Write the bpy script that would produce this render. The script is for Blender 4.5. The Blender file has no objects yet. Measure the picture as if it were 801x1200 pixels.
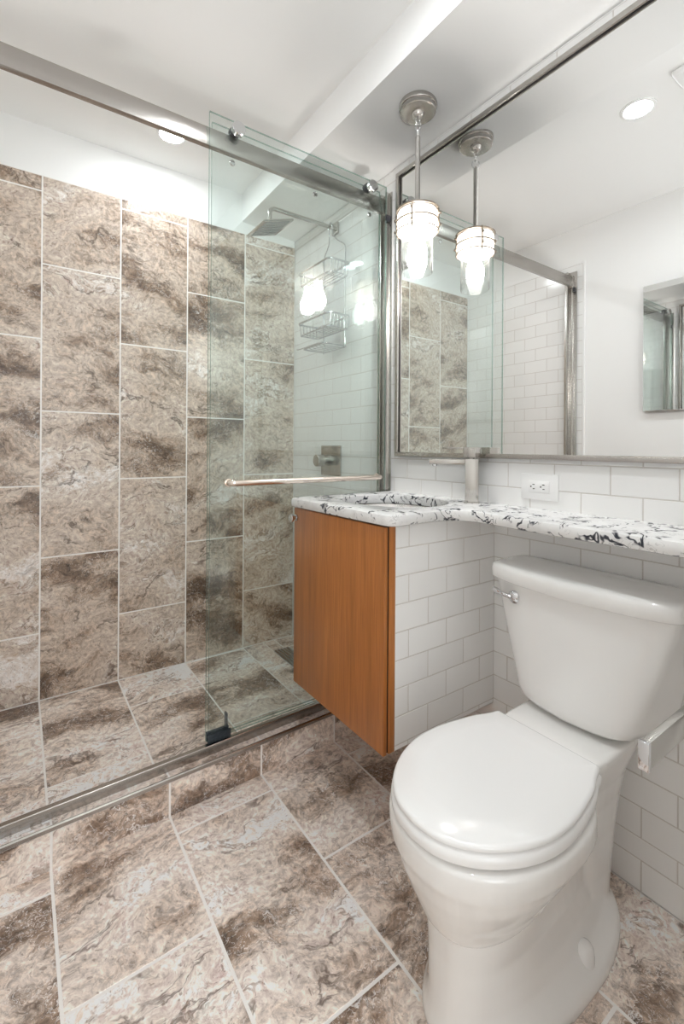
import bpy, bmesh, math, random
from mathutils import Vector, Matrix
C = bpy.context.scene
PI = math.pi
rnd = random.Random(7)

# ------------------------------------------------------------------ camera
CAM = Vector((-1.3057, 0.0, 1.1277)); YAW = math.radians(34.764); PIT = math.radians(.045); ROL = math.radians(.349)
cd = bpy.data.cameras.new('camera'); cam = bpy.data.objects.new('camera', cd); C.collection.objects.link(cam)
fw = Vector((math.sin(YAW), math.cos(YAW), 0)); rt = Vector((math.cos(YAW), -math.sin(YAW), 0)); up = Vector((0, 0, 1))
fw, up = math.cos(PIT)*fw + math.sin(PIT)*up, math.cos(PIT)*up - math.sin(PIT)*fw
rt, up = math.cos(ROL)*rt + math.sin(ROL)*up, math.cos(ROL)*up - math.sin(ROL)*rt
m3 = Matrix((rt, up, -fw)).transposed()
cam.matrix_world = Matrix.Translation(CAM) @ m3.to_4x4()
cd.sensor_fit = 'VERTICAL'; cd.sensor_height = 36; cd.lens = 536.78/1200*36
cd.shift_x = (400.5-394.9)/1200; cd.shift_y = (523.9-600)/1200
cd.clip_start = .02
C.camera = cam
# ------------------------------------------------------------------ world, exposure, lights
w = bpy.data.worlds.new('world'); C.world = w; w.use_nodes = True
w.node_tree.nodes['Background'].inputs[0].default_value = (1, 1, 1, 1)
w.node_tree.nodes['Background'].inputs[1].default_value = .05
C.view_settings.view_transform = 'Standard'; C.view_settings.look = 'None'
C.view_settings.gamma = 1; C.view_settings.use_curve_mapping = False
C.view_settings.exposure = 0.12
L_CEIL = 155.0      # radiance of the recessed lamps
L_BULB = 270.0       # radiance of the pendant bulb
P_HALL = 30.0       # added soft fill from the hall behind the camera, watts
P_FILL = 22.0      # added fill spot, bounced off the ceiling, watts
C.cycles.max_bounces = 14; C.cycles.diffuse_bounces = 10; C.cycles.glossy_bounces = 6
C.cycles.transparent_max_bounces = 24; C.cycles.transmission_bounces = 8
C.cycles.caustics_reflective = False; C.cycles.caustics_refractive = False
hl = bpy.data.lights.new('added_hall_fill', 'AREA'); hl.shape = 'RECTANGLE'; hl.size = 1.9; hl.size_y = 1.9; hl.energy = P_HALL  # unseen fill panel added for frontal light, the hall has no window
hl.color = (.92, .973, 1)
ho = bpy.data.objects.new('added_hall_fill', hl); C.collection.objects.link(ho); ho.location = (-1.0, -1.66, 1.25); ho.rotation_euler = (PI/2, 0, 0)
fl = bpy.data.lights.new('added_bounce_fill', 'SPOT'); fl.shadow_soft_size = .09; fl.energy = P_FILL; fl.spot_size = math.radians(100); fl.spot_blend = .7; fl.color = (.92, .973, 1)  # unseen spot added to brighten the ceiling and soffit
fo = bpy.data.objects.new('added_bounce_fill', fl); C.collection.objects.link(fo); fo.location = (-1.25, -.04, 1.30)
fo.rotation_euler = (Vector((-.72, .62, 2.49))-fo.location).to_track_quat('-Z', 'Y').to_euler()

# ------------------------------------------------------------------ node helper
class NG:
    def __init__(s, name):
        s.m = bpy.data.materials.new(name); s.m.use_nodes = True
        s.t = s.m.node_tree; s.n = s.t.nodes; s.n.clear()
        s.out = s.n.new('ShaderNodeOutputMaterial')
    def put(s, i, v):
        if v is None: return
        if hasattr(v, 'is_linked'): s.t.links.new(v, i)
        else:
            try: i.default_value = v
            except Exception: i.default_value = tuple(v)+(1,)
    def node(s, typ, ins={}, o=0, **kw):
        n = s.n.new(typ)
        for k, v in kw.items(): setattr(n, k, v)
        for k, v in ins.items(): s.put(n.inputs[k], v)
        return n.outputs[o]
    def math(s, op, a, b=0., c=None):
        d = {0: a, 1: b}
        if c is not None: d[2] = c
        return s.node('ShaderNodeMath', d, operation=op)
    def vmath(s, op, a, b): return s.node('ShaderNodeVectorMath', {0: a, 1: b}, operation=op)
    def noise(s, vec, scale, detail=4, rough=.5, dist=0., o=0):
        return s.node('ShaderNodeTexNoise', {'Vector': vec, 'Scale': scale, 'Detail': detail, 'Roughness': rough, 'Distortion': dist}, o=o)
    def ramp(s, f, stops, interp='LINEAR'):
        n = s.n.new('ShaderNodeValToRGB'); n.color_ramp.interpolation = interp
        e = n.color_ramp.elements
        while len(e) < len(stops): e.new(.5)
        for q, (p, c) in zip(e, stops):
            q.position = p; q.color = (c, c, c, 1) if isinstance(c, (int, float)) else tuple(c)+(1,)
        s.put(n.inputs[0], f); return n.outputs[0]
    def mix(s, f, a, b, blend='MIX'):
        n = s.n.new('ShaderNodeMix'); n.data_type = 'RGBA'; n.blend_type = blend
        s.put(n.inputs[0], f); s.put(n.inputs[6], a); s.put(n.inputs[7], b); return n.outputs[2]
    def bsdf(s, color, rough=.5, metal=0., normal=None, **kw):
        n = s.n.new('ShaderNodeBsdfPrincipled')
        s.put(n.inputs['Base Color'], color); s.put(n.inputs['Roughness'], rough); s.put(n.inputs['Metallic'], metal)
        if normal is not None: s.put(n.inputs['Normal'], normal)
        for k, v in kw.items(): s.put(n.inputs[k], v)
        return n.outputs[0]
    def bump(s, h, strength=.3, dist=.002):
        return s.node('ShaderNodeBump', {'Strength': strength, 'Distance': dist, 'Height': h})
    def done(s, sh):
        s.t.links.new(sh, s.out.inputs[0]); return s.m
def lin(r, g, b):
    f = lambda c: (c/255/12.92) if c/255 <= .04045 else ((c/255+.055)/1.055)**2.4
    return (f(r), f(g), f(b))
def simple(name, col, rough=.5, metal=0., **kw):
    g = NG(name); return g.done(g.bsdf(col, rough, metal, **kw))

# ------------------------------------------------------------------ materials
def travertine(name, rough, gain=1.0):
    g = NG(name)
    uv = g.node('ShaderNodeUVMap', {}, uv_map='UVMap')
    tone = g.node('ShaderNodeAttribute', {}, o=2, attribute_name='tone')
    w1 = g.noise(uv, 5.5, 4, .55, o=1)
    wv = g.vmath('SUBTRACT', w1, (.5, .5, .5))
    p1 = g.vmath('ADD', uv, g.vmath('MULTIPLY', wv, (.16, .16, .16)))
    wf = g.vmath('SUBTRACT', g.noise(uv, 26, 3, .6, o=1), (.5, .5, .5))
    p2 = g.vmath('ADD', p1, g.vmath('MULTIPLY', wf, (.02, .02, .02)))
    strat = g.vmath('MULTIPLY', p2, (1.9, 5.2, 1.0))
    big = g.noise(strat, 1.0, 5, .58)                    # broad strata
    cloud = g.noise(p2, 8, 7, .66)
    v = g.math('ADD', g.math('MULTIPLY', big, .78), g.math('MULTIPLY', cloud, .22))
    v = g.math('ADD', v, g.math('MULTIPLY', g.math('SUBTRACT', tone, .62), .10))
    base = g.ramp(v, [(.35, lin(88, 70, 56)), (.40, lin(122, 101, 84)), (.435, lin(158, 138, 121)), (.47, lin(184, 166, 150)), (.545, lin(199, 184, 170)), (.59, lin(211, 199, 188)), (.635, lin(221, 211, 203)), (.70, lin(230, 223, 217))])
    ag = g.ramp(v, [(.42, 1.), (.49, .12), (.54, .12), (.58, .6), (.66, .35)])   # restless bands between calm beige fields
    fine = g.noise(p2, 60, 5, .7)
    base = g.mix(g.math('MULTIPLY_ADD', ag, .40, .58), base, g.ramp(fine, [(.32, .14), (.5, .5), (.66, .80)]), 'OVERLAY')
    # wavy growth lines following the strata
    ws = g.vmath('ADD', strat, g.vmath('MULTIPLY', wf, (.35, .35, .35)))
    ln = g.noise(ws, 2.0, 5, .55, 1.0)
    fr = g.math('FRACT', g.math('MULTIPLY', ln, 12.0))
    line = g.ramp(g.math('ABSOLUTE', g.math('SUBTRACT', fr, .5)), [(0, 1.), (.06, .5), (.15, 0.)])
    msk = g.math('MULTIPLY', ag, g.ramp(g.noise(uv, 8, 4, .6), [(.36, .15), (.56, 1.)]))
    base = g.mix(g.math('MULTIPLY', g.math('MULTIPLY', line, msk), .85), base, lin(92, 73, 59))
    fr2 = g.math('FRACT', g.math('ADD', g.math('MULTIPLY', ln, 12.0), .28))
    line2 = g.ramp(g.math('ABSOLUTE', g.math('SUBTRACT', fr2, .5)), [(0, 1.), (.11, 0.)])
    base = g.mix(g.math('MULTIPLY', g.math('MULTIPLY', line2, msk), .7), base, lin(234, 228, 221))
    # dark rims where pale plates break off
    vb = g.math('ADD', v, g.math('MULTIPLY', g.math('SUBTRACT', g.noise(p2, 34, 4, .6), .5), .06))
    rim = g.ramp(g.math('ABSOLUTE', g.math('SUBTRACT', vb, .575)), [(0, 1.), (.004, .8), (.011, 0.)])
    rim = g.math('MULTIPLY', rim, g.ramp(g.noise(uv, 7, 3, .55), [(.42, 0.), (.56, 1.)]))
    base = g.mix(g.math('MULTIPLY', rim, .75), base, lin(112, 90, 72))
    # dark cracks
    cn = g.noise(g.vmath('MULTIPLY', p2, (1.6, 4.0, 1.)), 1.5, 6, .6, .6)
    crack = g.ramp(g.math('ABSOLUTE', g.math('SUBTRACT', cn, .5)), [(0, 1.), (.006, .7), (.018, 0.)])
    cm = g.ramp(g.noise(uv, 6.5, 2, .5), [(.5, 0.), (.6, 1.)])
    ck = g.math('MULTIPLY', crack, cm)
    base = g.mix(g.math('MULTIPLY', ck, .8), base, lin(72, 56, 45))
    # pits and rusty specks
    pit = g.ramp(g.noise(p2, 95, 2, .5), [(.64, 0.), (.70, 1.)])
    base = g.mix(g.math('MULTIPLY', pit, .55), base, lin(96, 76, 60))
    rust = g.ramp(g.noise(p2, 13, 5, .6), [(.56, 0.), (.68, 1.)])
    base = g.mix(g.math('MULTIPLY', rust, .18), base, lin(178, 144, 116))
    base = g.mix(1.0, base, (gain, gain*(1.065 if 'floor' in name else 1.01), gain*(1.165 if 'floor' in name else 1.03)), 'MULTIPLY')
    base = g.vmath('MINIMUM', base, (.86, .86, .86))
    h = g.math('SUBTRACT', g.math('MULTIPLY', fine, .5), g.math('ADD', ck, pit))
    return g.done(g.bsdf(base, rough, normal=g.bump(h, .22, .0015)))
M = {}
M['trav_wall'] = travertine('travertine_wall_tile', .34, 1.08)
M['trav_floor'] = travertine('travertine_floor_tile', .30, 1.46)
def grout(name, c, d):
    g = NG(name); tc = g.node('ShaderNodeTexCoord', {}, o=3)
    n = g.noise(tc, 300, 3)
    return g.done(g.bsdf(g.mix(n, c, d), .85))
M['grout_warm'] = grout('warm_white_grout', lin(243, 240, 237), lin(233, 229, 225))
M['grout_white'] = grout('white_grout', lin(214, 209, 204), lin(202, 197, 192))
def paint(name, c, rough=.6):
    g = NG(name); tc = g.node('ShaderNodeTexCoord', {}, o=3)
    return g.done(g.bsdf(c, rough, normal=g.bump(g.noise(tc, 160, 4, .6), .06, .001)))
M['paint'] = paint('white_wall_paint', (.885, .882, .876))
M['ceil'] = paint('ceiling_paint', (.90, .897, .89), .75)
def subway():
    g = NG('white_glazed_subway_tile'); tc = g.node('ShaderNodeTexCoord', {}, o=3)
    tone = g.node('ShaderNodeAttribute', {}, o=2, attribute_name='tone')
    c = g.mix(tone, (.85, .845, .835), (.885, .88, .87))
    return g.done(g.bsdf(c, .11, normal=g.bump(g.noise(tc, 22, 2), .04, .002)))
M['subway'] = subway()
def brushed(name, c, r, axis):
    g = NG(name); tc = g.node('ShaderNodeTexCoord', {}, o=3)
    sc = {'x': (6, 700, 700), 'y': (700, 6, 700), 'z': (700, 700, 6)}[axis]
    n = g.noise(g.vmath('MULTIPLY', tc, sc), 1.0, 1)
    return g.done(g.bsdf(c, g.math('MULTIPLY_ADD', n, .02, r), 1.0))
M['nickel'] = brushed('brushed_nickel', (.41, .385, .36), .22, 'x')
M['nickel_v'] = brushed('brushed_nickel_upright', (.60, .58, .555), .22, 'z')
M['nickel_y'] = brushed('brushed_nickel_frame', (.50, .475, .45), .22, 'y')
M['chrome'] = simple('chrome', (.70, .70, .71), .06, 1.)
M['satin'] = simple('satin_nickel', (.54, .52, .49), .22, 1.)
M['rose'] = simple('warm_polished_nickel', (.86, .76, .68), .2, 1.)
M['steel'] = simple('stainless_sink', (.70, .68, .66), .25, 1.)
M['dark'] = simple('dark_gap', (.015, .012, .01), .6)
M['black_plastic'] = simple('black_plastic', (.02, .02, .025), .35)
M['porcelain'] = simple('white_vitreous_china', (.84, .83, .815), .08, **{'Coat Weight': .3, 'Coat Roughness': .03})
M['seat'] = simple('white_plastic_seat', (.86, .855, .85), .12)
M['white_plastic'] = simple('white_plastic', (.86, .855, .85), .3)
M['mirror'] = simple('silvered_mirror', (.90, .905, .90), .004, 1.)
def pane(name, tint, refl=1.0):
    g = NG(name)
    tr = g.node('ShaderNodeBsdfTransparent', {0: tint})
    gl = g.node('ShaderNodeBsdfGlossy', {0: (1, 1, 1, 1), 'Roughness': .01})
    lw = g.node('ShaderNodeLayerWeight', {'Blend': .5}, o=1)
    fr = g.math('MULTIPLY_ADD', g.math('POWER', lw, 5.), .96, .04)
    return g.done(g.node('ShaderNodeMixShader', {0: g.math('MULTIPLY', fr, refl), 1: tr, 2: gl}))
M['pane'] = pane('shower_glass', (.955, .980, .974, 1))
M['jar'] = pane('clear_glass', (.985, .985, .98, 1), 1.4)
def frost():
    g = NG('frosted_glass')
    tr = g.node('ShaderNodeBsdfTransparent', {0: (.97, .96, .94, 1)}); tl = g.node('ShaderNodeBsdfTranslucent', {0: (.95, .92, .88, 1)})
    df = g.bsdf((.9, .88, .85), .15)
    a = g.node('ShaderNodeMixShader', {0: .5, 1: tl, 2: df})
    return g.done(g.node('ShaderNodeMixShader', {0: .28, 1: tr, 2: a}))
M['frost'] = frost()
def edge():
    g = NG('glass_edge')
    tr = g.node('ShaderNodeBsdfTransparent', {0: (.62, .78, .73, 1)})
    b = g.bsdf((.22, .34, .30), .1)
    return g.done(g.node('ShaderNodeMixShader', {0: .40, 1: tr, 2: b}))
M['edge'] = edge()
def clearplastic():
    g = NG('smoky_blue_plastic')
    tr = g.node('ShaderNodeBsdfTransparent', {0: (.55, .60, .65, 1)})
    b = g.bsdf((.05, .065, .08), .12)
    return g.done(g.node('ShaderNodeMixShader', {0: .5, 1: tr, 2: b}))
M['blue'] = clearplastic()
def emit(name, c, s):
    g = NG(name); return g.done(g.node('ShaderNodeEmission', {0: c, 1: s}))
M['lamp'] = emit('led_diffuser', (.925, .975, 1, 1), L_CEIL)
M['bulb'] = emit('glowing_bulb', (1, .98, .965, 1), L_BULB)
def wood():
    g = NG('oiled_teak_veneer'); tc = g.node('ShaderNodeTexCoord', {}, o=3)
    v = g.vmath('MULTIPLY', tc, (14, 14, .9))
    n = g.noise(v, 2.0, 5, .6, .4)
    f = g.noise(g.vmath('MULTIPLY', tc, (260, 260, 7)), 1.0, 3, .6)
    c = g.ramp(n, [(.25, lin(154, 94, 42)), (.5, lin(174, 108, 52)), (.75, lin(192, 124, 64))])
    c = g.mix(.5, c, g.ramp(f, [(.3, .3), (.5, .5), (.7, .62)]), 'OVERLAY')
    return g.done(g.bsdf(c, g.math('MULTIPLY_ADD', f, .12, .28), normal=g.bump(f, .05, .0005)))
M['wood'] = wood()
def quartz():
    g = NG('white_quartz_with_black_swirls'); tc = g.node('ShaderNodeTexCoord', {}, o=3)
    wv = g.vmath('SUBTRACT', g.noise(tc, 9, 3, .5, o=1), (.5, .5, .5))
    p = g.vmath('ADD', tc, g.vmath('MULTIPLY', wv, (.14, .14, .14)))
    n = g.noise(p, 14, 2, .45, 1.6)
    ln = g.ramp(g.math('ABSOLUTE', g.math('SUBTRACT', n, .5)), [(0, 1.), (.024, .9), (.042, 0.)])
    mk = g.ramp(g.noise(tc, 22, 2), [(.485, 0.), (.54, 1.)])
    n2 = g.noise(p, 38, 4, .6, 1.0)
    l2 = g.ramp(g.math('ABSOLUTE', g.math('SUBTRACT', n2, .47)), [(0, 1.), (.02, 0.)])
    m2 = g.ramp(g.noise(tc, 18, 3), [(.48, 0.), (.62, 1.)])
    cl = g.ramp(g.noise(p, 11, 5, .6), [(.35, 1.), (.55, 0.)])
    c = g.mix(g.math('MULTIPLY', cl, .30), (.83, .825, .82), (.55, .54, .54))
    c = g.mix(g.math('MULTIPLY', g.math('MULTIPLY', l2, m2), .75), c, (.12, .11, .11))
    c = g.mix(g.math('MULTIPLY', ln, mk), c, (.018, .022, .035))
    return g.done(g.bsdf(c, .12))
M['quartz'] = quartz()

# ------------------------------------------------------------------ mesh helpers
def link(name, bm, mats, smooth=None, parent=None):
    """bmesh in world coordinates -> one mesh object; its origin follows its parent's (or the world's)."""
    off = Vector((0, 0, 0)); q = parent
    while q is not None: off += q.location; q = q.parent
    bm.transform(Matrix.Translation(-off))
    me = bpy.data.meshes.new(name); bm.to_mesh(me); bm.free()
    for m in (mats if isinstance(mats, (list, tuple)) else [mats]): me.materials.append(m)
    o = bpy.data.objects.new(name, me); C.collection.objects.link(o)
    if smooth is not None:
        for p in me.polygons: p.use_smooth = True
        me.set_sharp_from_angle(angle=math.radians(smooth))
    if parent is not None: o.parent = parent
    return o
def struct(name, bm, mats, **kw):
    o = link(name, bm, mats, **kw); o['kind'] = 'structure'; return o
def tag(o, label, cat, group=None):
    o['label'] = label; o['category'] = cat
    if group: o['group'] = group
    return o
def thing(name, loc, label, cat, group=None):
    o = bpy.data.objects.new(name, None); C.collection.objects.link(o); o.location = loc
    o.empty_display_size = .05
    return tag(o, label, cat, group)
NB = bmesh.new
def box(bm, x0, x1, y0, y1, z0, z1, bev=0., seg=2, mi=0):
    t = bmesh.new(); vs = [t.verts.new((x, y, z)) for x in (x0, x1) for y in (y0, y1) for z in (z0, z1)]
    for f in ((0, 1, 3, 2), (4, 6, 7, 5), (0, 4, 5, 1), (2, 3, 7, 6), (0, 2, 6, 4), (1, 5, 7, 3)):
        t.faces.new([vs[i] for i in f])
    bmesh.ops.recalc_face_normals(t, faces=t.faces)
    if bev: bmesh.ops.bevel(t, geom=list(t.edges), offset=bev, segments=seg, profile=.5, affect='EDGES')
    for f in t.faces: f.material_index = mi
    merge(bm, t)
def merge(bm, t, mat=None):
    if mat is not None: t.transform(mat)
    me = bpy.data.meshes.new('tmp'); t.to_mesh(me); t.free(); bm.from_mesh(me); bpy.data.meshes.remove(me)
def ring_loft(bm, rings, cap0=True, cap1=True, closed=True, mi=0):
    R = [[bm.verts.new(p) for p in r] for r in rings]; n = len(R[0])
    for a, b in zip(R, R[1:]):
        for i in range(n if closed else n-1):
            f = bm.faces.new((a[i], a[(i+1) % n], b[(i+1) % n], b[i])); f.material_index = mi
    if cap0: bm.faces.new(R[0][::-1]).material_index = mi
    if cap1: bm.faces.new(R[-1]).material_index = mi
def fixn(bm): bmesh.ops.recalc_face_normals(bm, faces=bm.faces); return bm
def frame_of(d):
    d = d.normalized(); a = Vector((0, 0, 1)) if abs(d.z) < .9 else Vector((1, 0, 0))
    u = d.cross(a).normalized(); return u, d.cross(u).normalized()
def tube(bm, pts, r, n=10, closed=False, mi=0):
    pts = [Vector(p) for p in pts]; N = len(pts); rings = []; u = None
    for i, p in enumerate(pts):
        a = pts[(i-1) % N] if (closed or i > 0) else p
        b = pts[(i+1) % N] if (closed or i < N-1) else p
        d = (b-a).normalized()
        if u is None: u, v = frame_of(d)
        else:
            u = (u - d*u.dot(d)).normalized(); v = d.cross(u)
        rr = r[i] if isinstance(r, (list, tuple)) else r
        rings.append([p + (u*math.cos(2*PI*k/n) + v*math.sin(2*PI*k/n))*rr for k in range(n)])
    if closed: rings.append(rings[0])
    t = bmesh.new(); ring_loft(t, rings, not closed, not closed, mi=mi)
    if closed: bmesh.ops.remove_doubles(t, verts=t.verts, dist=1e-6)
    fixn(t); merge(bm, t)
def cyl(bm, p0, p1, r, n=24, bev=0., mi=0):
    p0, p1 = Vector(p0), Vector(p1); d = (p1-p0).normalized()
    if bev:
        tube(bm, [p0, p0+d*1e-5, p0+d*bev, p1-d*bev, p1-d*1e-5, p1], [r-bev*.99, r-bev, r, r, r-bev, r-bev*1.01], n, mi=mi)
    else: tube(bm, [p0, p1], r, n, mi=mi)
def lathe(bm, prof, c, n=40, mi=0, cap0=False, cap1=False):
    c = Vector(c); rings = [[c+Vector((r*math.cos(2*PI*k/n), r*math.sin(2*PI*k/n), z)) for k in range(n)] for r, z in prof]
    t = bmesh.new(); ring_loft(t, rings, cap0, cap1, mi=mi); fixn(t); merge(bm, t)
def arc(c, r, a0, a1, n, e1, e2):
    c, e1, e2 = Vector(c), Vector(e1), Vector(e2)
    return [c + (e1*math.cos(a0+(a1-a0)*k/n) + e2*math.sin(a0+(a1-a0)*k/n))*r for k in range(n+1)]
def smooth_path(pts, n=6, closed=False):
    P = [Vector(p) for p in pts]; N = len(P); out = []
    rng = range(N) if closed else range(N-1)
    for i in rng:
        p0 = P[(i-1) % N] if closed or i > 0 else P[i]; p1 = P[i]; p2 = P[(i+1) % N]
        p3 = P[(i+2) % N] if closed or i+2 < N else P[i+1]
        for k in range(n):
            t = k/n
            out.append(.5*((2*p1)+(p2-p0)*t+(2*p0-5*p1+4*p2-p3)*t*t+(3*p1-p0-3*p2+p3)*t**3))
    if not closed: out.append(P[-1])
    return out
def tiles(bm, O, U, V, N, rects, gap, th=.004, bev=.0009, rec=.0007, rot=None, spread=(0., 1.), base=True):
    """bevelled tiles standing th proud of a grout bed at O; material 0 tile, 1 grout. uv in metres, own offset per tile."""
    O, U, V, N = Vector(O), Vector(U), Vector(V), Vector(N)
    uvl = bm.loops.layers.uv.get('UVMap') or bm.loops.layers.uv.new('UVMap')
    tl = bm.loops.layers.float_color.get('tone') or bm.loops.layers.float_color.new('tone')
    g = gap/2
    def face(ps, mi, f):
        fc = bm.faces.new([bm.verts.new(O+U*a+V*b+N*c) for a, b, c in ps]); fc.material_index = mi
        for lp, (a, b, c) in zip(fc.loops, ps):
            lp[uvl].uv = f(a, b); lp[tl] = (tone, tone, tone, 1)
    for (u0, v0, u1, v1) in rects:
        tone = 0.; z_ = th-rec; face([(u0, v0, z_), (u1, v0, z_), (u1, v1, z_), (u0, v1, z_)], 1, lambda a, b: (a, b))
        tone = rnd.uniform(*spread)
        ox, oy = rnd.uniform(0, 60), rnd.uniform(0, 60); an = (rnd.choice((0, PI))+rnd.uniform(-.45, .45)) if rot is None else rot
        ca, sa = math.cos(an), math.sin(an); fl = rnd.choice((1, -1))
        f = lambda a, b: (ox+ca*a*fl-sa*b, oy+sa*a*fl+ca*b)
        a0, b0, a1, b1 = u0+g, v0+g, u1-g, v1-g
        if a1-a0 < 2*bev+.001 or b1-b0 < 2*bev+.001: continue
        q = [(a0, b0), (a1, b0), (a1, b1), (a0, b1)]
        k = [(a0+bev, b0+bev), (a1-bev, b0+bev), (a1-bev, b1-bev), (a0+bev, b1-bev)]
        face([(a, b, th) for a, b in k], 0, f)
        for i in range(4):
            j = (i+1) % 4
            face([(*q[i], th-bev), (*q[j], th-bev), (*k[j], th), (*k[i], th)], 0, f)
            face([(*q[i], z_), (*q[j], z_), (*q[j], th-bev), (*q[i], th-bev)], 0, f)

P = .3075
ZC = 2.491; YB = 2.321; ZT = 2.279; ZS = .041; W = 1.53
# ------------------------------------------------------------------ room shell
def slab(*a): b = NB(); box(b, *a); return b
struct('floor', slab(-W, 0, .05, 1.46, -.06, -.006), M['grout_warm'])
bm = NB(); R = []
for k in range(5):
    x1, x0 = -P*k, -P*(k+1)
    ph = 1.357 if k % 2 == 0 else 1.048+.611
    ys = sorted([ph-.611*i for i in range(-1, 4)])
    for a, b in zip(ys, ys[1:]):
        a, b = max(a, .05), min(b, 1.462)
        if b-a > .01: R.append((x0, a, x1, b))
tiles(bm, (0, 0, -.004), (1, 0, 0), (0, 1, 0), (0, 0, 1), R, .0066)
struct('floor_tiles', bm, [M['trav_floor'], M['grout_warm']])
# shower floor
struct('floor_shower', slab(-W, 0, 1.5, YB, -.06, ZS-.006), M['grout_warm'])
bm = NB(); R = []
DX0, DX1, DY0, DY1 = -.187, -.092, 1.955, 2.2
for k in range(1, 5):
    x1, x0 = -P*k, -P*(k+1)
    ph = [0, 1.70, 2.055, 1.715, 2.08][k]
    ys = sorted([ph+.611*i for i in range(-2, 3)])
    for a, b in zip(ys, ys[1:]):
        a, b = max(a, 1.5), min(b, YB)
        if b-a > .01: R.append((max(x0, -W), a, x1, b))
R += [(-P, 2.04, DX0, YB), (-P, 1.5, DX0, 2.04), (DX0, DY1, -.12, YB), (-.12, DY1, 0, YB), (DX1, 1.9, 0, DY1), (DX0, 1.5, 0, 1.9), (DX0, 1.9, DX1, DY0)]
tiles(bm, (0, 0, ZS-.004), (1, 0, 0), (0, 1, 0), (0, 0, 1), R, .0060)
struct('floor_shower_tiles', bm, [M['trav_floor'], M['grout_warm']])
# back wall of the shower: 12x24 tiles stacked upright, every second column shifted by half
struct('wall_back', slab(-W, 0, YB+.0045, YB+.12, -.06, ZC+.05), M['paint'])
bm = NB(); R = []
for k in range(5):
    x1, x0 = -P*k, max(-P*(k+1), -W)
    ph = .348 if k % 2 == 0 else .648
    if k == 4: ph = .328
    zs = sorted([ph+.628*i for i in range(-1, 5)])
    for a, b in zip(zs, zs[1:]):
        a, b = max(a, ZS), min(b, ZT)
        if b-a > .01: R.append((x0, a, x1, b))
tiles(bm, (0, YB+.004, 0), (1, 0, 0), (0, 0, 1), (0, -1, 0), R, .0056, spread=(0, .95))
struct('wall_back_tiles', bm, [M['trav_wall'], M['grout_warm']])
# right wall, subway tile
HZ = [0, .08, .136]+[.136+.0788*i for i in range(1, 29)]
def subway_rows(u0, u1, z0, z1, ph_odd):
    out = []
    for i, (a, b) in enumerate(zip(HZ, HZ[1:])):
        if b <= z0 or a >= z1: continue
        a, b = max(a, z0), min(b, z1)
        s = ph_odd + (.0785 if i % 2 == 0 else 0)
        k0 = math.floor((u0-s)/.157)
        u = s+k0*.157
        while u < u1:
            p, q = max(u, u0), min(u+.157, u1)
            if q-p > .004 and b-a > .004: out.append((p, a, q, b))
            u += .157
    return out
struct('wall_right', slab(.0045, .12, .05, YB+.12, -.06, ZC+.05), M['paint'])
bm = NB()
tiles(bm, (.004, 0, 0), (0, 1, 0), (0, 0, 1), (-1, 0, 0), subway_rows(.17, YB, 0, 2.31, .436), .0022, .004, .0012, rot=0.)
struct('wall_right_tiles', bm, [M['subway'], M['grout_white']])
# left wall, subway tile inside the shower only
struct('wall_left', slab(-W-.12, -W-.0045, .05, YB+.12, -.06, ZC+.05), M['paint'])
bm = NB()
tiles(bm, (-W-.004, 0, 0), (0, 1, 0), (0, 0, 1), (1, 0, 0), subway_rows(1.445, YB, 0, 2.262, .42), .0022, .008, .0012, rot=0.)
struct('wall_left_tiles', bm, [M['subway'], M['grout_white']])
bm = NB(); box(bm, -W-.004, -W+.006, 1.432, 1.445, 0, 2.275, .002); box(bm, -W-.004, -W+.006, 1.445, YB, 2.262, 2.275, .002)
struct('trim_1', bm, M['white_plastic'])
# ceiling with the lowered soffit along the right wall
struct('ceiling', slab(-W-.12, .12, .05, YB+.12, ZC, ZC+.12), M['ceil'])
bm = NB()
pr = [(-.325, 2.3427), (.004, 2.3165), (.004, ZC), (-.325, ZC)]
ring_loft(bm, [[(x, y, z) for x, z in pr] for y in (.17, YB+.004)]); fixn(bm)
struct('ceiling_soffit', bm, M['ceil'])
# near partition beside the doorway, and the hall behind the camera
struct('wall_near', slab(-.70, .12, .05, .17, -.06, ZC+.05), M['paint'])
bm = NB(); box(bm, -W-.12, -.70, .05, .17, 2.06, ZC+.05)
struct('wall_over_doorway', bm, M['paint'])
struct('floor_hall', slab(-2.4, .6, -1.7, .05, -.06, 0), paint('hall_floor', lin(150, 128, 105), .4))
struct('ceiling_hall', slab(-2.4, .6, -1.7, .05, 2.45, 2.55), M['ceil'])
bm = NB(); box(bm, -2.5, -2.4, -1.8, .15, -.06, 2.55); box(bm, .6, .7, -1.8, .15, -.06, 2.55); box(bm, -2.5, .7, -1.8, -1.7, -.06, 2.55)
box(bm, -2.4, -W-.12, .05, .15, -.06, 2.55); box(bm, .12, .6, .05, .15, -.06, 2.55)
struct('wall_hall', bm, M['paint'])
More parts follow.
